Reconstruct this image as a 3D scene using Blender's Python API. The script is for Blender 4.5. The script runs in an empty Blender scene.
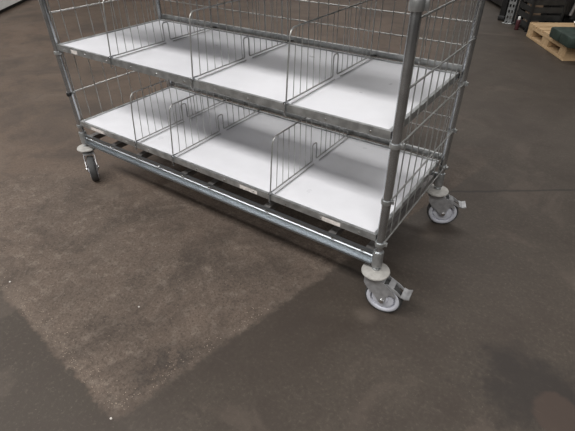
import bpy, bmesh, math, random
from mathutils import Vector, Matrix
random.seed(7)
S = bpy.context.scene
COL = S.collection
PI = math.pi

# ------------------------------------------------------------------ materials
class NT:
    """tiny helper for node trees"""
    def __init__(s, name):
        s.m = bpy.data.materials.new(name); s.m.use_nodes = True
        s.t = s.m.node_tree; s.b = s.t.nodes['Principled BSDF']
        s.co = s.t.nodes.new('ShaderNodeTexCoord').outputs['Object']
    def n(s, kind): return s.t.nodes.new('ShaderNode' + kind)
    def l(s, a, b): s.t.links.new(a, b)
    def put(s, sock, v):
        if hasattr(v, 'links') or isinstance(v, bpy.types.NodeSocket): s.l(v, sock)
        else: sock.default_value = v
    def math(s, op, a, b=0.0, c=0.0, clamp=False):
        n = s.n('Math'); n.operation = op; n.use_clamp = clamp
        s.put(n.inputs[0], a); s.put(n.inputs[1], b); s.put(n.inputs[2], c)
        return n.outputs[0]
    def noise(s, scale, detail=4, rough=0.55, dist=0.0, co=None):
        n = s.n('TexNoise'); n.inputs['Scale'].default_value = scale
        n.inputs['Detail'].default_value = detail; n.inputs['Roughness'].default_value = rough
        n.inputs['Distortion'].default_value = dist
        s.l(co or s.co, n.inputs['Vector']); return n.outputs[0]
    def step(s, v, a, b):
        n = s.n('MapRange'); n.interpolation_type = 'SMOOTHSTEP'
        s.put(n.inputs[0], v); n.inputs[1].default_value = a; n.inputs[2].default_value = b
        return n.outputs[0]
    def mix(s, f, a, b):
        n = s.n('Mix'); n.data_type = 'RGBA'
        s.put(n.inputs[0], f)
        for i, v in ((6, a), (7, b)):
            s.put(n.inputs[i], (*v, 1) if isinstance(v, tuple) and len(v) == 3 else v)
        return n.outputs[2]
    def bump(s, h, strength, dist):
        n = s.n('Bump'); n.inputs['Strength'].default_value = strength; n.inputs['Distance'].default_value = dist
        s.l(h, n.inputs['Height']); s.l(n.outputs[0], s.b.inputs['Normal'])

def simple(name, col, rough, metal=0.0, var=0.12, scale=30, rvar=0.1, coat=0.0, bump=0.0):
    k = NT(name)
    nz = k.noise(scale, 3)
    lo = tuple(max(0, c*(1-var)) for c in col); hi = tuple(min(1, c*(1+var)) for c in col)
    k.put(k.b.inputs['Base Color'], k.mix(k.step(nz, .3, .7), lo, hi))
    k.put(k.b.inputs['Roughness'], k.math('MULTIPLY_ADD', nz, rvar*2, rough-rvar))
    k.b.inputs['Metallic'].default_value = metal
    if coat: k.b.inputs['Coat Weight'].default_value = coat
    if bump: k.bump(k.noise(scale*2, 3), bump, .002)
    return k.m

M = {}
M['chrome'] = simple('zinc_plated_tube', (.50, .52, .54), .24, .95, .12, 22, .06)
M['wire'] = simple('zinc_plated_wire', (.42, .42, .41), .40, .8, .06, 40, .03)
M['galv'] = simple('galvanised_sheet', (.42, .43, .43), .38, .80, .22, 34, .10)
M['galv_dull'] = simple('dull_galvanised_sheet', (.26, .25, .245), .5, .6, .2, 30, .08)
M['channel'] = simple('blue_zinc_channel', (.36, .385, .405), .36, .95, .05, 24, .02)
M['board'] = simple('white_melamine', (.71, .715, .745), .30, 0, .02, 14, .06)
M['bumper'] = simple('grey_plastic', (.34, .33, .31), .55, 0, .15, 60, .05, bump=.1)
M['hub'] = simple('light_grey_nylon', (.52, .53, .58), .45, 0, .06, 40, .05)
M['tyre'] = simple('grey_rubber', (.30, .30, .32), .6, 0, .15, 50, .05)
M['tyredark'] = simple('dark_rubber', (.05, .05, .05), .65, 0, .2, 50, .05)
M['fork'] = simple('pressed_zinc_fork', (.42, .42, .43), .36, .6, .15, 50, .08)
M['black'] = simple('black_plastic', (.012, .012, .012), .5, 0, .3, 40)
M['darksteel'] = simple('dark_painted_steel', (.022, .021, .020), .45, 0, .4, 12)
M['darkgrey'] = simple('dark_grey_paint', (.022, .022, .021), .5, 0, .35, 14)
M['sticker'] = simple('worn_paper_label', (.62, .58, .55), .6, 0, .2, 90)
M['white'] = simple('white_paint', (.72, .72, .70), .45, 0, .05, 8)
M['green'] = simple('dark_green_cover', (.024, .038, .030), .55, 0, .25, 25, bump=.25)
M['red'] = simple('dull_red_plastic', (.055, .012, .015), .5)
M['beige'] = simple('beige_cardboard', (.36, .25, .17), .75, 0, .15, 20)
M['silver'] = simple('bright_metal', (.8, .8, .8), .15, 1.0)
M['grit'] = simple('pale_sand', (.27, .22, .175), .9, 0, .3, 60)
M['chip'] = simple('pale_chip', (.50, .47, .43), .7)

def wood_mat():
    k = NT('raw_pine_board')
    mp = k.n('Mapping'); mp.inputs['Scale'].default_value = (2.0, 22, 22); k.l(k.co, mp.inputs[0])
    g = k.noise(2.2, 5, .6, .6, mp.outputs[0]); b = k.noise(5, 3)
    c = k.mix(k.step(g, .3, .75), (.40, .265, .14), (.54, .385, .225))
    c = k.mix(k.math('MULTIPLY', k.step(b, .5, .75), .35), c, (.30, .195, .105))
    k.put(k.b.inputs['Base Color'], c); k.b.inputs['Roughness'].default_value = .75
    k.bump(g, .3, .002)
    return k.m
M['wood'] = wood_mat()

def perforated():
    return simple('perforated_zinc_upright', (.24, .245, .245), .5, .6, .25, 30, .1)
M['upright'] = perforated()

def floor_mat():
    k = NT('worn_concrete')
    xyz = k.n('SeparateXYZ'); k.l(k.co, xyz.inputs[0]); X, Y = xyz.outputs[0], xyz.outputs[1]
    big = k.noise(0.9, 4, .55); mid = k.noise(3.6, 5, .6); fine = k.noise(26, 5, .65); grit = k.noise(150, 3, .7)
    wob = k.math('SUBTRACT', k.noise(9, 4, .6), .5); wob2 = k.math('SUBTRACT', k.noise(55, 3, .6), .5)
    def half(nx, ny, d, soft, w=.05, w2=.03):
        # 1 where nx*x+ny*y > d
        v = k.math('MULTIPLY_ADD', X, nx, k.math('MULTIPLY', Y, ny))
        v = k.math('ADD', v, k.math('MULTIPLY', wob, w)); v = k.math('ADD', v, k.math('MULTIPLY', wob2, w2))
        return k.step(v, d-soft, d+soft)
    mul = lambda *a: a[0] if len(a) == 1 else k.math('MULTIPLY', a[0], mul(*a[1:]))
    def blob(cx, cy, rx, ry, soft=.35, w=.8, rot=0.0):
        c, s_ = math.cos(rot), math.sin(rot)
        u = k.math('MULTIPLY_ADD', X, c/rx, k.math('MULTIPLY_ADD', Y, s_/rx, -(cx*c+cy*s_)/rx))
        v = k.math('MULTIPLY_ADD', X, -s_/ry, k.math('MULTIPLY_ADD', Y, c/ry, -(-cx*s_+cy*c)/ry))
        r = k.math('SQRT', k.math('ADD', k.math('MULTIPLY', u, u), k.math('MULTIPLY', v, v)))
        r = k.math('ADD', r, k.math('MULTIPLY', wob, w)); r = k.math('ADD', r, k.math('MULTIPLY', wob2, w*.3))
        return k.math('SUBTRACT', 1.0, k.step(r, 1-soft, 1+soft))
    # base slab: brownish at the back and left, greyer on the right
    base = k.mix(k.step(big, .35, .65), C_BROWN, C_BROWN2)
    right = k.math('MAXIMUM', half(.985, .17, 1.04, .10, .10, .03), half(.975, -.22, 1.118, .02, .04, .04))
    base = k.mix(right, base, C_GREY)
    low = k.math('SUBTRACT', 1.0, half(.10, .995, -.565, .012, .05, .04))
    base = k.mix(low, base, C_GREYD)
    # repaired dusty screed patch
    patch = mul(half(.10, .995, -.562, .010, .05, .04), k.math('SUBTRACT', 1.0, half(.975, -.22, 1.128, .012, .04, .04)),
                half(1, -.15, -.27, .02, .06), k.math('SUBTRACT', 1.0, half(-.55, .83, .02, .3, .1)))
    pc = k.mix(k.step(mid, .35, .65), C_PATCH, C_PATCH2)
    pc = k.mix(k.math('MULTIPLY', k.step(fine, .5, .66), .45), pc, C_GRIT)
    pc = k.mix(k.math('MULTIPLY', k.step(grit, .54, .66), .70), pc, C_DARK)
    pc = k.mix(k.math('MULTIPLY', k.step(grit, .42, .32), .55), pc, C_GRIT)
    col = k.mix(patch, base, pc)
    # rims of the patch: broken, lighter crumbs
    def ridge(nx, ny, d, wd):
        v = k.math('MULTIPLY_ADD', X, nx, k.math('MULTIPLY_ADD', Y, ny, -d))
        v = k.math('ADD', v, k.math('MULTIPLY', wob, .05)); v = k.math('ADD', v, k.math('MULTIPLY', wob2, .04))
        return k.math('SUBTRACT', 1.0, k.step(k.math('ABSOLUTE', v), 0.0, wd))
    r1 = mul(ridge(.10, .995, -.552, .03), patch); r2 = mul(ridge(.975, -.22, 1.118, .03), patch)
    rr = mul(k.math('MAXIMUM', r1, r2), k.step(grit, .48, .6))
    col = k.mix(k.math('MULTIPLY', rr, .30), col, C_GRIT)
    # mottling of the whole floor
    col = k.mix(k.math('MULTIPLY', k.step(mid, .50, .70), .48), col, C_DARK)
    col = k.mix(k.math('MULTIPLY', k.step(fine, .58, .75), .14), col, C_GRIT)
    # grain: dark pits, pale sand
    g2 = k.noise(95, 4, .75); g3 = k.noise(210, 2, .6)
    col = k.mix(k.math('MULTIPLY', k.step(g2, .50, .64), .50), col, C_DARK)
    col = k.mix(k.math('MULTIPLY', k.step(g2, .46, .34), k.math('MULTIPLY_ADD', patch, .14, .16)), col, C_GRIT)
    col = k.mix(k.math('MULTIPLY', k.step(g3, .68, .76), .28), col, (.30, .26, .22))
    streak = k.noise(2.0, 5, .7, 1.5)
    col = k.mix(k.math('MULTIPLY', k.step(streak, .52, .66), .45), col, C_DARK)
    cloud = k.noise(2.6, 6, .62, .8, None)
    col = k.mix(k.math('MULTIPLY', k.step(cloud, .50, .62), k.math('MULTIPLY_ADD', patch, -.25, .45)), col, C_DARK)
    col = k.mix(k.math('MULTIPLY', k.step(cloud, .46, .36), .30), col, C_GRIT2)
    cl2 = k.noise(11, 6, .7, 1.2)
    col = k.mix(k.math('MULTIPLY', k.step(cl2, .53, .64), .35), col, C_DARK)
    # stains and blobs of tone
    st = blob(1.80, -.03, .13, .11, .45, 2.6, .3)
    col = k.mix(k.math('MULTIPLY', st, .75), col, C_STAIN)
    blob2 = blob(1.45, .33, .22, .16, .7, 1.0)  # faint darker blob right of the trolley
    col = k.mix(k.math('MULTIPLY', blob2, .08), col, C_STAIN)
    rd = blob(1.86, -.07, .055, .062, .12, .8, .5)
    col = k.mix(k.math('MULTIPLY', rd, .7), col, C_RED)
    for cx, cy, r in ((1.346, -.047, .028), (1.047, .379, .03), (1.37, .42, .03), (.17, -.06, .05)):
        col = k.mix(k.math('MULTIPLY', blob(cx, cy, r, r*.8, .8, .9), .22), col, C_GRIT)
    dk = blob(.985, -.50, .05, .08, .6, 1.6)
    col = k.mix(k.math('MULTIPLY', mul(dk, k.step(fine, .42, .55)), .55), col, C_STAIN)
    # joints
    def joint(ax, ay, bx, by, w, amt, c):
        nonlocal col
        dx, dy = bx-ax, by-ay; L = math.hypot(dx, dy); dx /= L; dy /= L
        t = k.math('MULTIPLY_ADD', X, dx, k.math('MULTIPLY_ADD', Y, dy, -(ax*dx+ay*dy)))
        v = k.math('MULTIPLY_ADD', X, -dy, k.math('MULTIPLY_ADD', Y, dx, -(-ax*dy+ay*dx)))
        v = k.math('ADD', v, k.math('MULTIPLY', wob, .03))
        m = mul(k.math('SUBTRACT', 1.0, k.step(k.math('ABSOLUTE', v), 0.0, w)), k.step(t, -.02, .03), k.math('SUBTRACT', 1.0, k.step(t, L-.05, L+.02)))
        col = k.mix(k.math('MULTIPLY', m, amt), col, c)
    joint(1.25, .69, 2.6, 1.66, .012, .8, C_STAIN)
    joint(1.238, 1.134, 1.40, 1.27, .012, .6, C_RED)
    joint(.25, 3.4, .95, 3.55, .03, .18, C_GRIT)
    # fine scratches
    mp = k.n('Mapping'); mp.inputs['Rotation'].default_value = (0, 0, .8); mp.inputs['Scale'].default_value = (1.2, 26, 1); k.l(k.co, mp.inputs[0])
    sc = k.noise(4, 3, .6, 1.2, mp.outputs[0])
    col = k.mix(k.math('MULTIPLY', k.step(sc, .66, .74), .08), col, C_GRIT)
    k.put(k.b.inputs['Base Color'], col)
    k.put(k.b.inputs['Roughness'], k.math('ADD', k.math('MULTIPLY_ADD', mid, .2, .50), k.math('MULTIPLY', patch, .2)))
    k.b.inputs['Specular IOR Level'].default_value = .3
    h = k.math('ADD', k.math('MULTIPLY', fine, .5), mul(grit, k.math('MULTIPLY_ADD', patch, .9, .15)))
    k.bump(h, .35, .004)
    return k.m
C_GRIT2 = (.115, .090, .073); C_BROWN = (.100, .070, .051); C_BROWN2 = (.084, .061, .045)
C_GREYD = (.047, .038, .030); C_GREY = (.059, .0480, .0385); C_PATCH = (.118, .089, .070); C_PATCH2 = (.102, .079, .063)
C_GRIT = (.20, .165, .135); C_DARK = (.044, .034, .028); C_STAIN = (.026, .022, .020); C_RED = (.064, .045, .036)

# ------------------------------------------------------------------ geometry
class MB:
    def __init__(s): s.bm = bmesh.new()
    def box(s, x0, x1, y0, y1, z0, z1, bev=0.0, mat=None):
        r = bmesh.ops.create_cube(s.bm, size=1.0)
        vs = r['verts']
        for v in vs:
            v.co = Vector(((x0+x1)/2+v.co.x*(x1-x0), (y0+y1)/2+v.co.y*(y1-y0), (z0+z1)/2+v.co.z*(z1-z0)))
        es = {e for v in vs for e in v.link_edges}
        if bev:
            r = bmesh.ops.bevel(s.bm, geom=list(es), offset=bev, segments=2, affect='EDGES', profile=.5)
            vs = list({v for f in r['faces'] for v in f.verts} | {v for v in vs if v.is_valid})
        if mat is not None:
            for v in vs: v.co = mat @ v.co
        return s
    def sweep(s, pts, r, n=8, closed=False):
        pts = [Vector(p) for p in pts]; N = len(pts); rings = []
        tan = []
        for i in range(N):
            a = pts[i-1] if (i > 0 or closed) else pts[i]; b = pts[(i+1) % N] if (i < N-1 or closed) else pts[i]
            tan.append((b-a).normalized())
        up = Vector((0, 0, 1)) if abs(tan[0].z) < .9 else Vector((1, 0, 0))
        nrm = (up - tan[0]*up.dot(tan[0])).normalized()
        for i in range(N):
            nrm = (nrm - tan[i]*nrm.dot(tan[i])).normalized(); bi = tan[i].cross(nrm)
            rings.append([s.bm.verts.new(pts[i]+r*(math.cos(2*PI*j/n)*nrm+math.sin(2*PI*j/n)*bi)) for j in range(n)])
        for i in range(N if closed else N-1):
            A, B = rings[i], rings[(i+1) % N]
            for j in range(n): s.bm.faces.new((A[j], A[(j+1) % n], B[(j+1) % n], B[j]))
        if not closed:
            s.bm.faces.new(rings[0][::-1]); s.bm.faces.new(rings[-1])
        return s
    def rod(s, a, b, r, n=8): return s.sweep([a, b], r, n)
    def lathe(s, prof, c=(0, 0, 0), axis='Z', n=24, mat=None, ring_=False):
        rings = []
        for (r, h) in prof:
            ring = []
            for j in range(n):
                a = 2*PI*j/n
                p = Vector((r*math.cos(a), r*math.sin(a), h))
                if axis == 'Y': p = Vector((p.x, p.z, p.y))
                if axis == 'X': p = Vector((p.z, p.x, p.y))
                p = p + Vector(c)
                ring.append(s.bm.verts.new(mat @ p if mat is not None else p))
            rings.append(ring)
        for A, B in zip(rings, rings[1:]):
            for j in range(n): s.bm.faces.new((A[j], A[(j+1) % n], B[(j+1) % n], B[j]))
        if ring_:
            for j in range(n): s.bm.faces.new((rings[-1][j], rings[-1][(j+1) % n], rings[0][(j+1) % n], rings[0][j]))
        else:
            s.bm.faces.new(rings[0][::-1]); s.bm.faces.new(rings[-1])
        return s
    def prism(s, poly, axis, a, b, bev=0.0):
        """poly: 2D outline; axis 'X' -> (y,z) outline extruded a..b, 'Y' -> (x,z), 'Z' -> (x,y)"""
        def P(q, t): return {'X': (t, q[0], q[1]), 'Y': (q[0], t, q[1]), 'Z': (q[0], q[1], t)}[axis]
        A = [s.bm.verts.new(P(q, a)) for q in poly]; B = [s.bm.verts.new(P(q, b)) for q in poly]
        n = len(poly)
        fs = [s.bm.faces.new(A), s.bm.faces.new(B)]
        for i in range(n): fs.append(s.bm.faces.new((A[i], B[i], B[(i+1) % n], A[(i+1) % n])))
        if bev:
            es = list({e for f in fs for e in f.edges})
            bmesh.ops.bevel(s.bm, geom=es, offset=bev, segments=2, affect='EDGES')
        return s
    def xf(s, mat): s.bm.transform(mat); return s
    def build(s, name, mat, parent=None, smooth=True, kind=None, label=None):
        bmesh.ops.recalc_face_normals(s.bm, faces=s.bm.faces)
        me = bpy.data.meshes.new(name); s.bm.to_mesh(me); s.bm.free()
        me.materials.append(M[mat])
        if smooth:
            for p in me.polygons: p.use_smooth = True
            try: me.set_sharp_from_angle(angle=math.radians(38))
            except Exception: pass
        o = bpy.data.objects.new(name, me); COL.objects.link(o)
        if parent: o.parent = parent
        if kind: o['kind'] = kind
        if label: o['label'] = label
        return o
def tag(o, label=None, cat=None, group=None, kind=None):
    for k, v in (('label', label), ('category', cat), ('group', group), ('kind', kind)):
        if v: o[k] = v
    return o
def empty(name, loc=(0, 0, 0), rz=0.0):
    o = bpy.data.objects.new(name, None); COL.objects.link(o); o.location = loc; o.rotation_euler.z = rz
    o.empty_display_size = .1
    return o
def arc(c, r, a0, a1, n, f):
    """points of an arc in a plane: f(u,v)->xyz"""
    return [f(c[0]+r*math.cos(a0+(a1-a0)*i/n), c[1]+r*math.sin(a0+(a1-a0)*i/n)) for i in range(n+1)]
def copy_part(o, parent):
    c = o.copy(); COL.objects.link(c); c.parent = parent; return c
def copy_tree(o, parent=None):
    c = copy_part(o, parent)
    for ch in list(o.children): copy_tree(ch, c)
    return c

# ------------------------------------------------------------------ setting
def build_floor():
    M['floor'] = floor_mat()
    b = MB(); b.box(-14, 14, -12, 18, -.12, 0)
    o = b.build('floor', 'floor', smooth=False); o['kind'] = 'structure'
build_floor()
M['wall'] = simple('grey_plaster', (.30, .29, .27), .8, 0, .1, 2)
for nm, q in (('wall_left', (-14.2, -14, -12, 18)), ('wall_right', (14, 14.2, -12, 18)), ('wall_back', (-14.2, 14.2, 18, 18.2)), ('wall_front', (-14.2, 14.2, -12.2, -12))):
    b = MB(); b.box(*q, -.12, 5.5); b.build(nm, 'wall', smooth=False, kind='structure')

# ------------------------------------------------------------------ trolley
L, D = 1.3406, .5063
ZS = (.2625, .5632, .864)
TOP = 1.30
RODS = (.238, .375, .531, .664, .804, .955, 1.10, 1.25)
trolley = empty('shelf_trolley', (0, 0, 0))
tag(trolley, 'zinc-plated wire shelf trolley with white shelves and mesh sides on four castors', 'trolley')
CORN = ((0, 0), (L, 0), (L, D), (0, D))

PR = .0108
def make_post():
    b = MB()
    b.lathe([(.007, .1485), (.010, .156), (PR, .160), (PR, TOP-.004), (.009, TOP), (.003, TOP+.002)], n=20)
    p = b.build('post', 'chrome', trolley)
    b = MB()   # socket where the post sits in the base frame
    b.lathe([(PR+.0003, .161), (.0150, .161), (.0150, .209), (.0142, .211), (PR+.0003, .211)], n=20)
    b.build('base_socket', 'galv', p)
    for z, big in ((.238, 0), (.375, 0), (.531, 0), (.828, 1), (1.10, 0)):
        b = MB(); h = .011 if big else .006; q = PR+(.0050 if big else .0028)
        b.lathe([(PR+.0002, z-h), (q-.0006, z-h), (q, z-h+.002), (q, z+h-.002), (q-.0006, z+h), (PR+.0002, z+h)], n=20)
        b.box(q-.003, q+.006, -.004, .004, z-h+.001, z+h-.001, .001)
        b.build('collar', 'galv', p)
    return p
post0 = make_post()
for i, (x, y) in enumerate(CORN):
    o = post0 if i == 0 else copy_tree(post0, trolley)
    o.location = (x, y, 0); o.rotation_euler.z = (PI*.25, .3, -.2, PI*.75)[i]

# shelves
def make_shelf(z, h_):
    X0, X1, Y0, Y1 = .0130, L-.0130, -.0040, D-.012
    w, h, t = .009, h_, .002
    b = MB()
    # folded edge: outer face, top flange and inner drop, for each of the four sides
    prof = [(0, -h), (.008, -h), (.008, -h+t), (t, -h+t), (t, -t), (w-t, -t), (w-t, -.006), (w, -.006), (w, 0), (0, 0)]
    b.prism([(Y0+u, z+v) for u, v in prof], 'X', X0, X1)
    b.prism([(Y1-u, z+v) for u, v in prof], 'X', X0, X1)
    b.prism([(X0+u, z+v) for u, v in prof], 'Y', Y0+w, Y1-w)
    b.prism([(X1-u, z+v) for u, v in prof], 'Y', Y0+w, Y1-w)
    for xx in (.335, .67, 1.005):                                   # stiffening ribs below the board
        b.box(xx-.012, xx+.012, Y0+w, Y1-w, z-.020, z-.0155)
    tr = b.build('shelf_tray', 'galv', trolley, smooth=False)
    b = MB(); b.box(X0+w, X1-w, Y0+w, Y1-w, z-.015, z-.004, .001)
    b.build('shelf_board', 'board', tr, smooth=False, label='white shelf board')
    if z < .8:
        for i in range(11):                                         # rivets along the front lip
            b = MB()
            b.lathe([(.0030, 0), (.0030, .0012), (.001, .0022)], (0, 0, 0), 'Z', 8, Matrix.Translation((X0+.045+.122*i, Y0, z-.012)) @ Matrix.Rotation(PI/2, 4, 'X'))
            b.build('rivet', 'silver', tr)
    b = MB()                                                        # separate rail behind the shelf
    prof = [(0, 0), (.010, 0), (.010, .003), (.003, .003), (.003, .016), (.010, .016), (.010, .019), (0, .019)]
    b.prism([(D+.003+u, z-.003+v) for u, v in prof], 'X', .0130, L-.0130)
    b.build('rear_rail', 'galv', tr, smooth=False)
    return tr
trays = [make_shelf(z, h_) for z, h_ in zip(ZS, (.020, .021, .022))]
def sticker(tr, x0, x1, z):
    b = MB(); b.box(x0, x1, -.0048, -.0041, z-.018, z-.006, 0)
    b.build('label_sticker', 'sticker', tr, smooth=False, label='worn blank paper label on the shelf lip')
for x0, x1 in ((.085, .165), (.855, .925), (1.16, 1.22)): sticker(trays[0], x0, x1, ZS[0])
sticker(trays[1], .10, .135, ZS[1])

for (x, y, z, rz) in ((L, D, .548, 2.6), (0, 0, .376, -.9)):
    b = MB(); b.box(PR*.6, PR+.009, -.009, .009, -.007, .007, .003); b.lathe([(.003, 0), (.006, .001), (.006, .004)], (0, 0, 0), 'X', 10, Matrix.Translation((PR+.009, 0, 0)))
    o = b.build('clip', 'black', trolley, label='black plastic clip on the post'); o.location = (x, y, z); o.rotation_euler.z = rz
# wire end panels and rear panel
def end_panel(x, sgn):
    b = MB()
    for z in RODS: b.rod((x+sgn*.004, .010, z), (x+sgn*.004, D-.010, z), .0025)
    n = 8
    for i in range(n):
        y = .060+(D-.120)*i/(n-1)
        b.rod((x, y, RODS[0]-.004), (x, y, RODS[-1]+.004), .0017, 6)
    for y in (.0200, D-.0200):
        b.rod((x, y, RODS[0]-.004), (x, y, RODS[-1]+.004), .0026)
    return b.build('end_panel', 'wire', trolley)
end_panel(-.004, -1); end_panel(L+.004, 1)
b = MB()
n = 34
for i in range(n):
    x = .022+(L-.044)*i/(n-1)
    b.rod((x, D+.017, .25), (x, D+.017, 1.26), .0016, 6)
for z in (.262, .356, .407, .47, .56, .634, .700, .78, .862, .94, 1.02, 1.10, 1.18, 1.255):
    b.rod((.004, D+.0202, z), (L-.004, D+.0202, z), .0019, 6)
b.build('rear_panel', 'wire', trolley)

# dividers
def make_divider():
    H, Y0, Y1, R = .180, -.0015, D-.018, .022
    F = lambda y, z: (0, y, z)
    b = MB()
    pts = [F(Y0, -.002), F(Y0+.010, .10)] + arc((Y0+.018+R, H-R), R, PI, PI/2, 6, F) + arc((Y1-.012, H-.012), .012, PI/2, 0, 5, F) + [F(Y1, .09), F(Y1, .004)]
    b.sweep(pts, .0022, 8)
    zb = .0045; r = .005; nh = .066; ya, yb = .238, .264
    low = [F(Y0, zb), F(ya-.008, zb)] + arc((ya-r, zb+r), r, -PI/2, 0, 3, F) + arc((ya+.008, nh-.008), .008, PI, PI/2, 4, F) \
        + arc((yb-.008, nh-.008), .008, PI/2, 0, 4, F) + arc((yb+r, zb+r), r, PI, PI*1.5, 3, F) + [F(Y1, zb)]
    b.sweep(low, .0021, 8)
    n = 15
    for i in range(1, n):
        y = Y0+(Y1-Y0)*i/n
        if abs(y-.251) < .012: continue
        b.rod((0, y, zb), (0, y+.018*max(0, 1-i/4), H), .0013, 6)
    b.sweep([(.010, Y0+.012, -.0005), (.010, ya-.004, -.0005)], .0016, 6)  # added thin wire, shaped as the bottom wire's reflection line on the board
    b.sweep([(.010, yb+.004, -.0005), (.010, Y1, -.0005)], .0016, 6)
    d = b.build('divider', 'wire', trolley)
    b = MB()
    b.sweep([F(Y0+.02, zb), F(Y0-.004, zb+.001), F(Y0-.0062, zb-.004), F(Y0-.0062, -.020), F(Y0-.006, -.028), F(Y0-.003, -.031)], .0023, 8)
    b.box(-.006, .006, Y0-.006, Y0+.004, -.001, .005, .0015)
    b.build('hook', 'chrome', d)
    b = MB()
    b.sweep([F(Y1-.004, zb), (.006, Y1+.010, .004), (.016, Y1+.014, .004)], .0026, 8)
    b.build('rear_clip', 'black', d, label='dark rear clip')
    return d
d0 = make_divider()
first = True
for z, xs in ((ZS[0], (.357, .553, .975)), (ZS[1], (.325, .703, 1.036))):
    for x in xs:
        d = d0 if first else copy_tree(d0, trolley); first = False
        d.location = (x, 0, z)

# base frame
BZ = .164
def base_rail(y, sgn):
    b = MB()
    pr = [(0, 0), (.017, 0), (.017, .006), (.014, .006), (.014, .003), (.003, .003), (.003, .018), (.006, .020), (.006, .023), (.003, .025), (.003, .037), (.009, .037), (.009, .040), (0, .040)]
    b.prism([(y-sgn*u, BZ+v) for u, v in pr], 'X', .0155, L-.0155)
    o = b.build('base_rail', 'channel', trolley, smooth=False)
    if sgn > 0:
        for x in (.05, .174, .327, .45, .571, .700, .944, 1.185, 1.28):
            b = MB()
            b.lathe([(.0050, 0), (.0050, .004), (.003, .006)], (0, 0, 0), 'Z', 8, Matrix.Translation((x+.012, y-.003, BZ+.031)) @ Matrix.Rotation(PI/2, 4, 'X'))
            b.build('bolt', 'silver', o)
base_rail(.004, 1); base_rail(D+.001, -1)
for x in (.028, .174, .327, .571, .700, .944, 1.185, 1.307):
    b = MB(); b.box(x-.012, x+.012, -.0005+.005, D+.001, BZ+.025, BZ+.0295); b.box(x-.012, x-.009, .0045, D+.001, BZ+.009, BZ+.027); b.box(x+.009, x+.012, .0045, D+.001, BZ+.009, BZ+.027)
    b.build('cross_bar', 'galv_dull', trolley, smooth=False)

# casters (local: swivel axis at the origin, wheel trails towards +x)
def make_caster(brake):
    b = MB()
    b.lathe([(.010, .1265), (.021, .1265), (.024, .129), (.024, .133), (.012, .1345), (.012, .152), (.008, .154)], n=20)
    root = b.build('caster', 'galv', trolley)
    b = MB()
    b.lathe([(.006, .1340), (.032, .1335), (.0385, .1345), (.0405, .1375), (.0395, .141), (.033, .1445), (.0135, .1465), (.0125, .1475)], n=32)
    b.build('bumper_disc', 'bumper', root, label='pale grey round plastic bumper')
    ox = .035
    # fork: bent plate with two shaped cheeks
    b = MB()
    cheek = [(-.024, .127), (.016, .127), (.036, .119), (.056, .104), (.072, .086), (.069, .081), (.054, .088), (.046, .072), (.043, .051), (.040, .045), (.034, .043), (.027, .046), (.008, .070), (-.012, .086), (-.024, .104)]
    for s in (-1, 1):
        b.prism(cheek, 'Y', s*.0195, s*.0220)
    b.prism([(-.024, .127), (.016, .127), (.034, .120), (.033, .118), (.016, .1245), (-.024, .1245)], 'Y', -.0195, .0195)
    b.build('fork', 'fork', root, smooth=False)
    R = .0550; KW = R/.0515
    side = [(.006, .0185), (.013, .0185), (.016, .013), (.0300, .0118), (.0310, .004), (.0345, .004), (.0352, .0135), (.0390, .0150), (.0445, .0142), (.0458, .0130)]
    side = [(r_*KW, h_) for r_, h_ in side]
    b = MB()
    b.lathe([(r_, -h_) for r_, h_ in side] + [(r_, h_) for r_, h_ in side[::-1]], (ox, 0, R), 'Y', 40)
    b.build('wheel', 'hub', root, label='light grey wheel with a grooved face')
    b = MB()
    b.lathe([(.0460*KW, -.0140), (.0484*KW, -.0135), (.0506*KW, -.0105), (R, -.005), (R, .005), (.0506*KW, .0105), (.0484*KW, .0135), (.0460*KW, .0140)], (ox, 0, R), 'Y', 40, None, True)
    b.build('tyre', 'tyredark', root, label='dark rubber tyre tread')
    b = MB()
    b.lathe([(.003, -.0275), (.0065, -.0265), (.0075, -.0225), (.005, -.0225), (.005, .0225), (.0075, .0225), (.0065, .0265), (.003, .0275)], (ox, 0, R), 'Y', 10)
    b.build('axle_bolt', 'silver', root)
    if brake:
        b = MB()
        # rocker arms, cross bar and a turned-up foot plate
        for s in (-1, 1):
            b.prism([(.030, .114), (.044, .118), (.072, .103), (.088, .090), (.086, .086), (.070, .095), (.046, .106)], 'Y', s*.0150, s*.0185)
        b.prism([(.084, .0905), (.096, .087), (.109, .092), (.108, .095), (.096, .0905), (.085, .0935)], 'Y', -.021, .021)
        b.prism([(.045, .1155), (.062, .1085), (.062, .111), (.046, .118)], 'Y', -.016, .016)
        b.build('brake_pedal', 'fork', root, smooth=False)
    else:
        b = MB(); b.lathe([(.020, .1245), (.026, .1265), (.026, .1325), (.020, .1335)], n=20)
        b.build('dust_seal', 'black', root)
    return root
cb = make_caster(True); cb.location = (L, 0, 0); cb.rotation_euler.z = math.radians(6)
c2 = copy_tree(cb, trolley); c2.location = (L, D, 0); c2.rotation_euler.z = math.radians(22)
cn = make_caster(False); cn.location = (0, 0, 0); cn.rotation_euler.z = math.radians(-31)
c3 = copy_tree(cn, trolley); c3.location = (0, D, 0); c3.rotation_euler.z = math.radians(-30)

# ------------------------------------------------------------------ pallet with green blocks
PL, PF = (1.077, 3.612), (1.448, 2.987)
PA = math.atan2(PF[1]-PL[1], PF[0]-PL[0])
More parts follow.
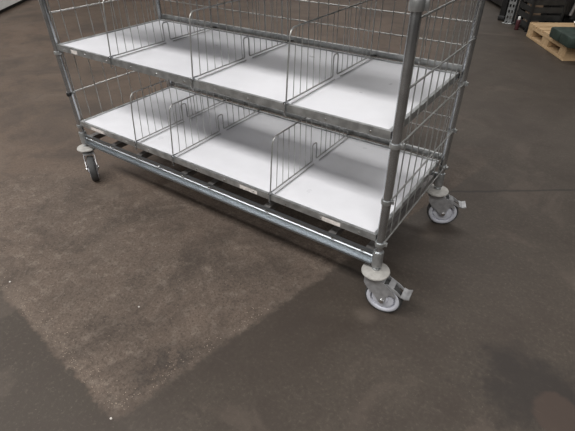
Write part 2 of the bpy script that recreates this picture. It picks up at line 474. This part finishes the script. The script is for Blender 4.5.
          # direction of the pallet's short end
pallet = empty('wooden_pallet', (PL[0], PL[1], 0), PA)   # local +x along the short end, local +y away (along the boards)
tag(pallet, 'pale wooden pallet on the floor at the far right, carrying dark green blocks', 'pallet')
W_, LN, PH = math.hypot(PF[0]-PL[0], PF[1]-PL[1]), 1.10, .112
def wbox(name, x0, x1, y0, y1, z0, z1, grain):
    m = MB()
    cx, cy, cz = (x0+x1)/2, (y0+y1)/2, (z0+z1)/2
    if grain == 'y': m.box(-(y1-y0)/2, (y1-y0)/2, -(x1-x0)/2, (x1-x0)/2, z0-cz, z1-cz, .002)
    else: m.box(x0-cx, x1-cx, y0-cy, y1-cy, z0-cz, z1-cz, .002)
    o = m.build(name, 'wood', pallet, smooth=False); o.location = (cx, cy, cz)
    if grain == 'y': o.rotation_euler.z = PI/2
    return o
ws = (.145, .100, .145, .100, .145); gap = (W_-sum(ws))/4; x = 0
for w in ws:
    wbox('deck_board', x, x+w, 0, LN, PH-.020, PH, 'y'); x += w+gap
for y in (0, LN/2-.07, LN-.14):
    wbox('stringer_board', 0, W_, y, y+.14, PH-.041, PH-.0205, 'x')
for x0, x1 in ((0, .10), (W_/2-.06, W_/2+.06), (W_-.10, W_)):
    wbox('bottom_board', x0, x1, 0, LN, 0, .021, 'y')
    for y in (0, LN/2-.07, LN-.14):
        wbox('block', x0, x1, y+.002, y+.138, .0215, PH-.0415, 'y')
wbox('bottom_board', .1005, W_/2-.0605, 0, .10, 0, .021, 'x'); wbox('bottom_board', W_/2+.0605, W_-.1005, 0, .10, 0, .021, 'x')

pm = Matrix.Translation((PL[0], PL[1], 0)) @ Matrix.Rotation(PA, 4, 'Z')
def on_pallet(name, px, py, z): 
    v = pm @ Vector((px, py, z)); return empty(name, v, PA)
for i, (px, lab) in enumerate(((.478, 'dark green block on the wooden pallet, nearer the left board'), (.653, 'dark green block at the near right edge of the wooden pallet'))):
    e = on_pallet('green_block', px, -.04, PH)
    tag(e, lab, 'block', 'dark green blocks on the pallet')
    m = MB(); m.box(0, .168, 0, .85, .0005, .074, .012); m.build('cover', 'green', e)
e = on_pallet('metal_bowl', .56, .16, PH+.0745)
tag(e, 'small shiny metal dish lying on the green blocks', 'dish')
m = MB(); m.lathe([(.03, 0), (.05, .004), (.075, .030), (.082, .045), (.085, .046), (.085, .048), (.080, .048), (.072, .031), (.048, .007), (.02, .005)], n=28); m.build('bowl', 'silver', e)
m = MB(); m.sweep([(.082*math.cos(a), .082*math.sin(a), .0475) for a in [2*PI*i/24 for i in range(24)]], .003, 6, True); m.build('rim', 'silver', e)

# ------------------------------------------------------------------ things at the back right
UZ = 2.4
e = empty('rack_upright', (.838, 4.035, 0), math.radians(-8)); tag(e, 'grey perforated steel rack upright standing on a small foot plate', 'rack upright')
m = MB()
w, dp, t = .034, .030, .003
for xx in (-w, -.006, w-.012): m.box(xx, xx+.012, -dp, -dp+t, .01, UZ)
for i in range(48):
    z = .02+i*.05
    m.box(-w+.011, w-.011, -dp+.0002, -dp+t-.0002, z, z+.024)
m.box(-w, -w+t, -dp, dp, .01, UZ); m.box(w-t, w, -dp, dp, .01, UZ)
m.build('perforated_profile', 'upright', e, smooth=False)
m = MB(); m.box(-.050, .045, -.045, .040, 0, .008, .002); m.build('foot_plate', 'galv', e, smooth=False)

e = empty('black_post', (.752, 4.135, 0), math.radians(-8)); tag(e, 'black round-edged post just left of the perforated rack upright', 'post')
m = MB(); m.box(-.030, .030, -.035, .035, .0, 2.2, .015); m.build('column', 'black', e)
m = MB(); m.box(-.0345, .0345, -.039, .039, 0, .05, .014); m.build('foot_sleeve', 'black', e)

# dark low beam lying behind
e = empty('dark_beam', (.601, 4.667, 0), math.atan2(-.437, .274)); tag(e, 'black steel beam lying on the floor behind the rack upright', 'beam')
m = MB(); m.box(-1.4, .16, .0, .12, .03, .16, .006); m.build('beam_body', 'darksteel', e, smooth=False)
for xx in (-1.3, .04):
    m = MB(); m.box(xx, xx+.08, .01, .11, 0, .03); m.build('foot', 'black', e, smooth=False)

# dark machine behind the pallet
MA = math.atan2(.465, .885)
mo = pm @ Vector((-.10, .36, 0)); e = empty('dark_machine', mo, PA+PI/2); tag(e, 'large black machine in the shade behind the wooden pallet', 'machine')
m = MB(); m.box(0, 2.4, .10, 1.1, .12, 1.5, .02); m.build('housing', 'darksteel', e, smooth=False)
m = MB(); m.box(.03, 2.36, .14, 1.05, 0, .12, .01); m.build('plinth', 'black', e, smooth=False)
for i in range(5):
    m = MB(); m.box(.05+i*.085, .085+i*.085, .06, .10, .10, .36, .008); m.build('cooling_rib', 'darkgrey', e, smooth=False)
m = MB(); m.sweep([(.03, .05, .14), (.06, .04, .35), (.16, .03, .62), (.20, .05, .9)], .014, 10); m.build('pipe', 'galv_dull', e, label='dull grey slanting pipe')
m = MB(); m.box(.75, 1.3, .085, .10, .55, 1.0, .006); m.build('access_door', 'darkgrey', e, smooth=False)

# clutter between upright and machine
mo = pm @ Vector((-.145, .05, 0)); e = empty('black_crate', mo, PA+PI/2); tag(e, 'black slatted crate on the floor right of the perforated rack upright', 'crate')
CX, CY, CH = .27, .27, .42
m = MB(); m.box(0, CX, 0, CY, .012, .020)
m.build('bottom_plate', 'black', e, smooth=False)
m = MB()
for i in range(6):
    zz = .03+.064*i
    m.box(0, CX, -.006, 0, zz, zz+.046); m.box(0, CX, CY, CY+.006, zz, zz+.046); m.box(-.006, 0, 0, CY, zz, zz+.046); m.box(CX, CX+.006, 0, CY, zz, zz+.046)
m.build('slats', 'darkgrey', e, smooth=False)
for (xx, yy) in ((-.010, -.010), (CX-.014, -.010), (-.010, CY-.014), (CX-.014, CY-.014)):
    m = MB(); m.box(xx, xx+.024, yy, yy+.024, 0, CH, .003); m.build('corner_post', 'black', e, smooth=False)
mo2 = pm @ Vector((-.145-.16, .05+.09, .0205)); e2 = empty('cardboard_box', mo2, PA+PI/2); tag(e2, 'small beige cardboard box in the black slatted crate', 'box')
m = MB(); m.box(-.05, .05, -.04, .07, 0, .40, .003); m.build('carton', 'beige', e2, smooth=False)
m = MB(); m.box(-.0505, .0505, .008, .022, .001, .4008); m.build('tape', 'sticker', e2, smooth=False)
e = empty('spray_can', (.957, 3.80, 0)); tag(e, 'red can with a pale cap on the floor near the pallet corner', 'can')
m = MB(); m.lathe([(.014, 0), (.017, .003), (.018, .01), (.018, .075), (.016, .084), (.0115, .088)], n=20); m.build('can_body', 'red', e)
m = MB(); m.lathe([(.0110, .0875), (.0110, .110), (.008, .113)], n=16); m.build('cap', 'white', e)

# ------------------------------------------------------------------ white low unit far left
WA = math.atan2(.531, -.444)
e = empty('white_platform', (-3.79, 1.59, 0), WA); tag(e, 'low white platform on a black plinth in the far left corner', 'platform')
m = MB(); m.box(-1.6, 1.8, .03, .95, 0, .035); m.build('plinth', 'black', e, smooth=False)
m = MB(); m.box(-1.65, 1.85, 0, 1.0, .035, .14, .006); m.build('body', 'white', e, smooth=False)
m = MB(); m.box(-1.65, 1.85, .01, 1.0, .1405, .155, .004); m.build('lid', 'white', e, smooth=False)

# chips of debris on the floor
def chip(x, y, r, lab):
    m = MB(); n = 7; a0 = random.random()
    m.prism([(r*(.7+.5*random.random())*math.cos(a0+2*PI*i/n), r*(.6+.4*random.random())*math.sin(a0+2*PI*i/n)) for i in range(n)], 'Z', 0, r*.6)
    o = m.build('chip', 'chip', smooth=False); o.location = (x, y, 0)
    tag(o, lab, 'chip', 'pale chips on the floor')
chip(.772, -.403, .0034, 'tiny white chip alone in the middle of the dusty floor patch')
chip(.346, -.567, .0034, 'tiny white chip on the left edge of the dusty floor patch')
chip(.995, -.672, .0034, 'tiny white chip at the near corner of the dusty floor patch')

# loose sand and grit on the dusty patch: nobody could count it
m = MB(); rg = random.Random(3)
def grain(x, y, r):
    h = r*rg.uniform(.6, 1.1); a = rg.random()*6.28
    base = [m.bm.verts.new((x+r*rg.uniform(.7, 1.2)*math.cos(a+1.57*i), y+r*rg.uniform(.6, 1.1)*math.sin(a+1.57*i), 0)) for i in range(4)]
    top = m.bm.verts.new((x+r*.2*rg.uniform(-1, 1), y+r*.2*rg.uniform(-1, 1), h))
    m.bm.faces.new(base[::-1])
    for i in range(4): m.bm.faces.new((base[i], base[(i+1) % 4], top))
for i in range(420):
    x = rg.uniform(-.25, 1.05); y = -.565-.10*x/.995+.565*0+rg.random()**1.6*.55
    if .975*x-.22*y < 1.11 and y < -.12: grain(x, y, rg.uniform(.0007, .0016))
for i in range(160):                                                # thicker along the two broken edges and the near corner
    t = rg.random()**.7; x = .2+.78*t; grain(x, -.562-.10*x+abs(rg.gauss(0, .022)), rg.uniform(.0008, .0021))
for i in range(110):
    y = -.64+.45*rg.random()**1.4; grain((1.118+.22*y)/.975-abs(rg.gauss(0, .022)), y, rg.uniform(.0008, .0021))
g = m.build('grit', 'grit', smooth=False)
tag(g, 'loose pale sand and grit scattered over the dusty floor patch before the trolley', 'grit', None, 'stuff')

# ------------------------------------------------------------------ lights
def area(name, loc, sx, sy, power, col=(1, .98, .96), aim=None):
    d = bpy.data.lights.new(name, 'AREA'); d.shape = 'RECTANGLE'; d.size = sx; d.size_y = sy; d.energy = power; d.color = col
    o = bpy.data.objects.new(name, d); COL.objects.link(o); o.location = loc
    if aim is not None: o.rotation_euler = (Vector(aim)-Vector(loc)).to_track_quat('-Z', 'Y').to_euler()
    return o
for nm, loc, sx, sy, pw in (('front', (.2, -2.4, 4.2), 7.5, .9, 395), ('far_front', (-.5, -8.5, 4.6), 10, .6, 300),
                            ('rear', (-.8, 2.6, 4.4), 6.0, .8, 150), ('far_rear', (-2, 9.0, 4.6), 10, .6, 200),
                            ('left', (-6.0, .2, 4.4), .6, 6.0, 150), ('right', (7.0, -.5, 4.4), .6, 6.0, 110)):  # the right one is an added fill for the floor beside the trolley
    area('tube_or_fill_'+nm, loc, sx, sy, pw)
w = bpy.data.worlds.new('warehouse_ambient'); S.world = w; w.use_nodes = True
bg = w.node_tree.nodes['Background']; bg.inputs[0].default_value = (1, 1, 1, 1); bg.inputs[1].default_value = .08

# ------------------------------------------------------------------ camera
cx, cy, cz, yaw, pitch, roll, F = 1.6559, -.8855, .9935, 2.1805, -.6294, -.0061, 436.95
f = Vector((math.cos(yaw)*math.cos(pitch), math.sin(yaw)*math.cos(pitch), math.sin(pitch)))
r = Vector((math.sin(yaw), -math.cos(yaw), 0)); u = r.cross(f)
r2 = math.cos(roll)*r+math.sin(roll)*u; u2 = -math.sin(roll)*r+math.cos(roll)*u
cam = bpy.data.cameras.new('camera'); co = bpy.data.objects.new('camera', cam); COL.objects.link(co)
mw = Matrix((( r2.x, u2.x, -f.x, cx), (r2.y, u2.y, -f.y, cy), (r2.z, u2.z, -f.z, cz), (0, 0, 0, 1)))
co.matrix_world = mw
cam.sensor_width = 36; cam.sensor_fit = 'HORIZONTAL'; cam.lens = F/575*36; cam.clip_start = .02; cam.clip_end = 100
S.camera = co
vs = S.view_settings
S.display_settings.display_device = 'sRGB'
vs.view_transform = 'Standard'; vs.look = 'None'; vs.gamma = 1.0; vs.use_curve_mapping = False; vs.exposure = 0.0
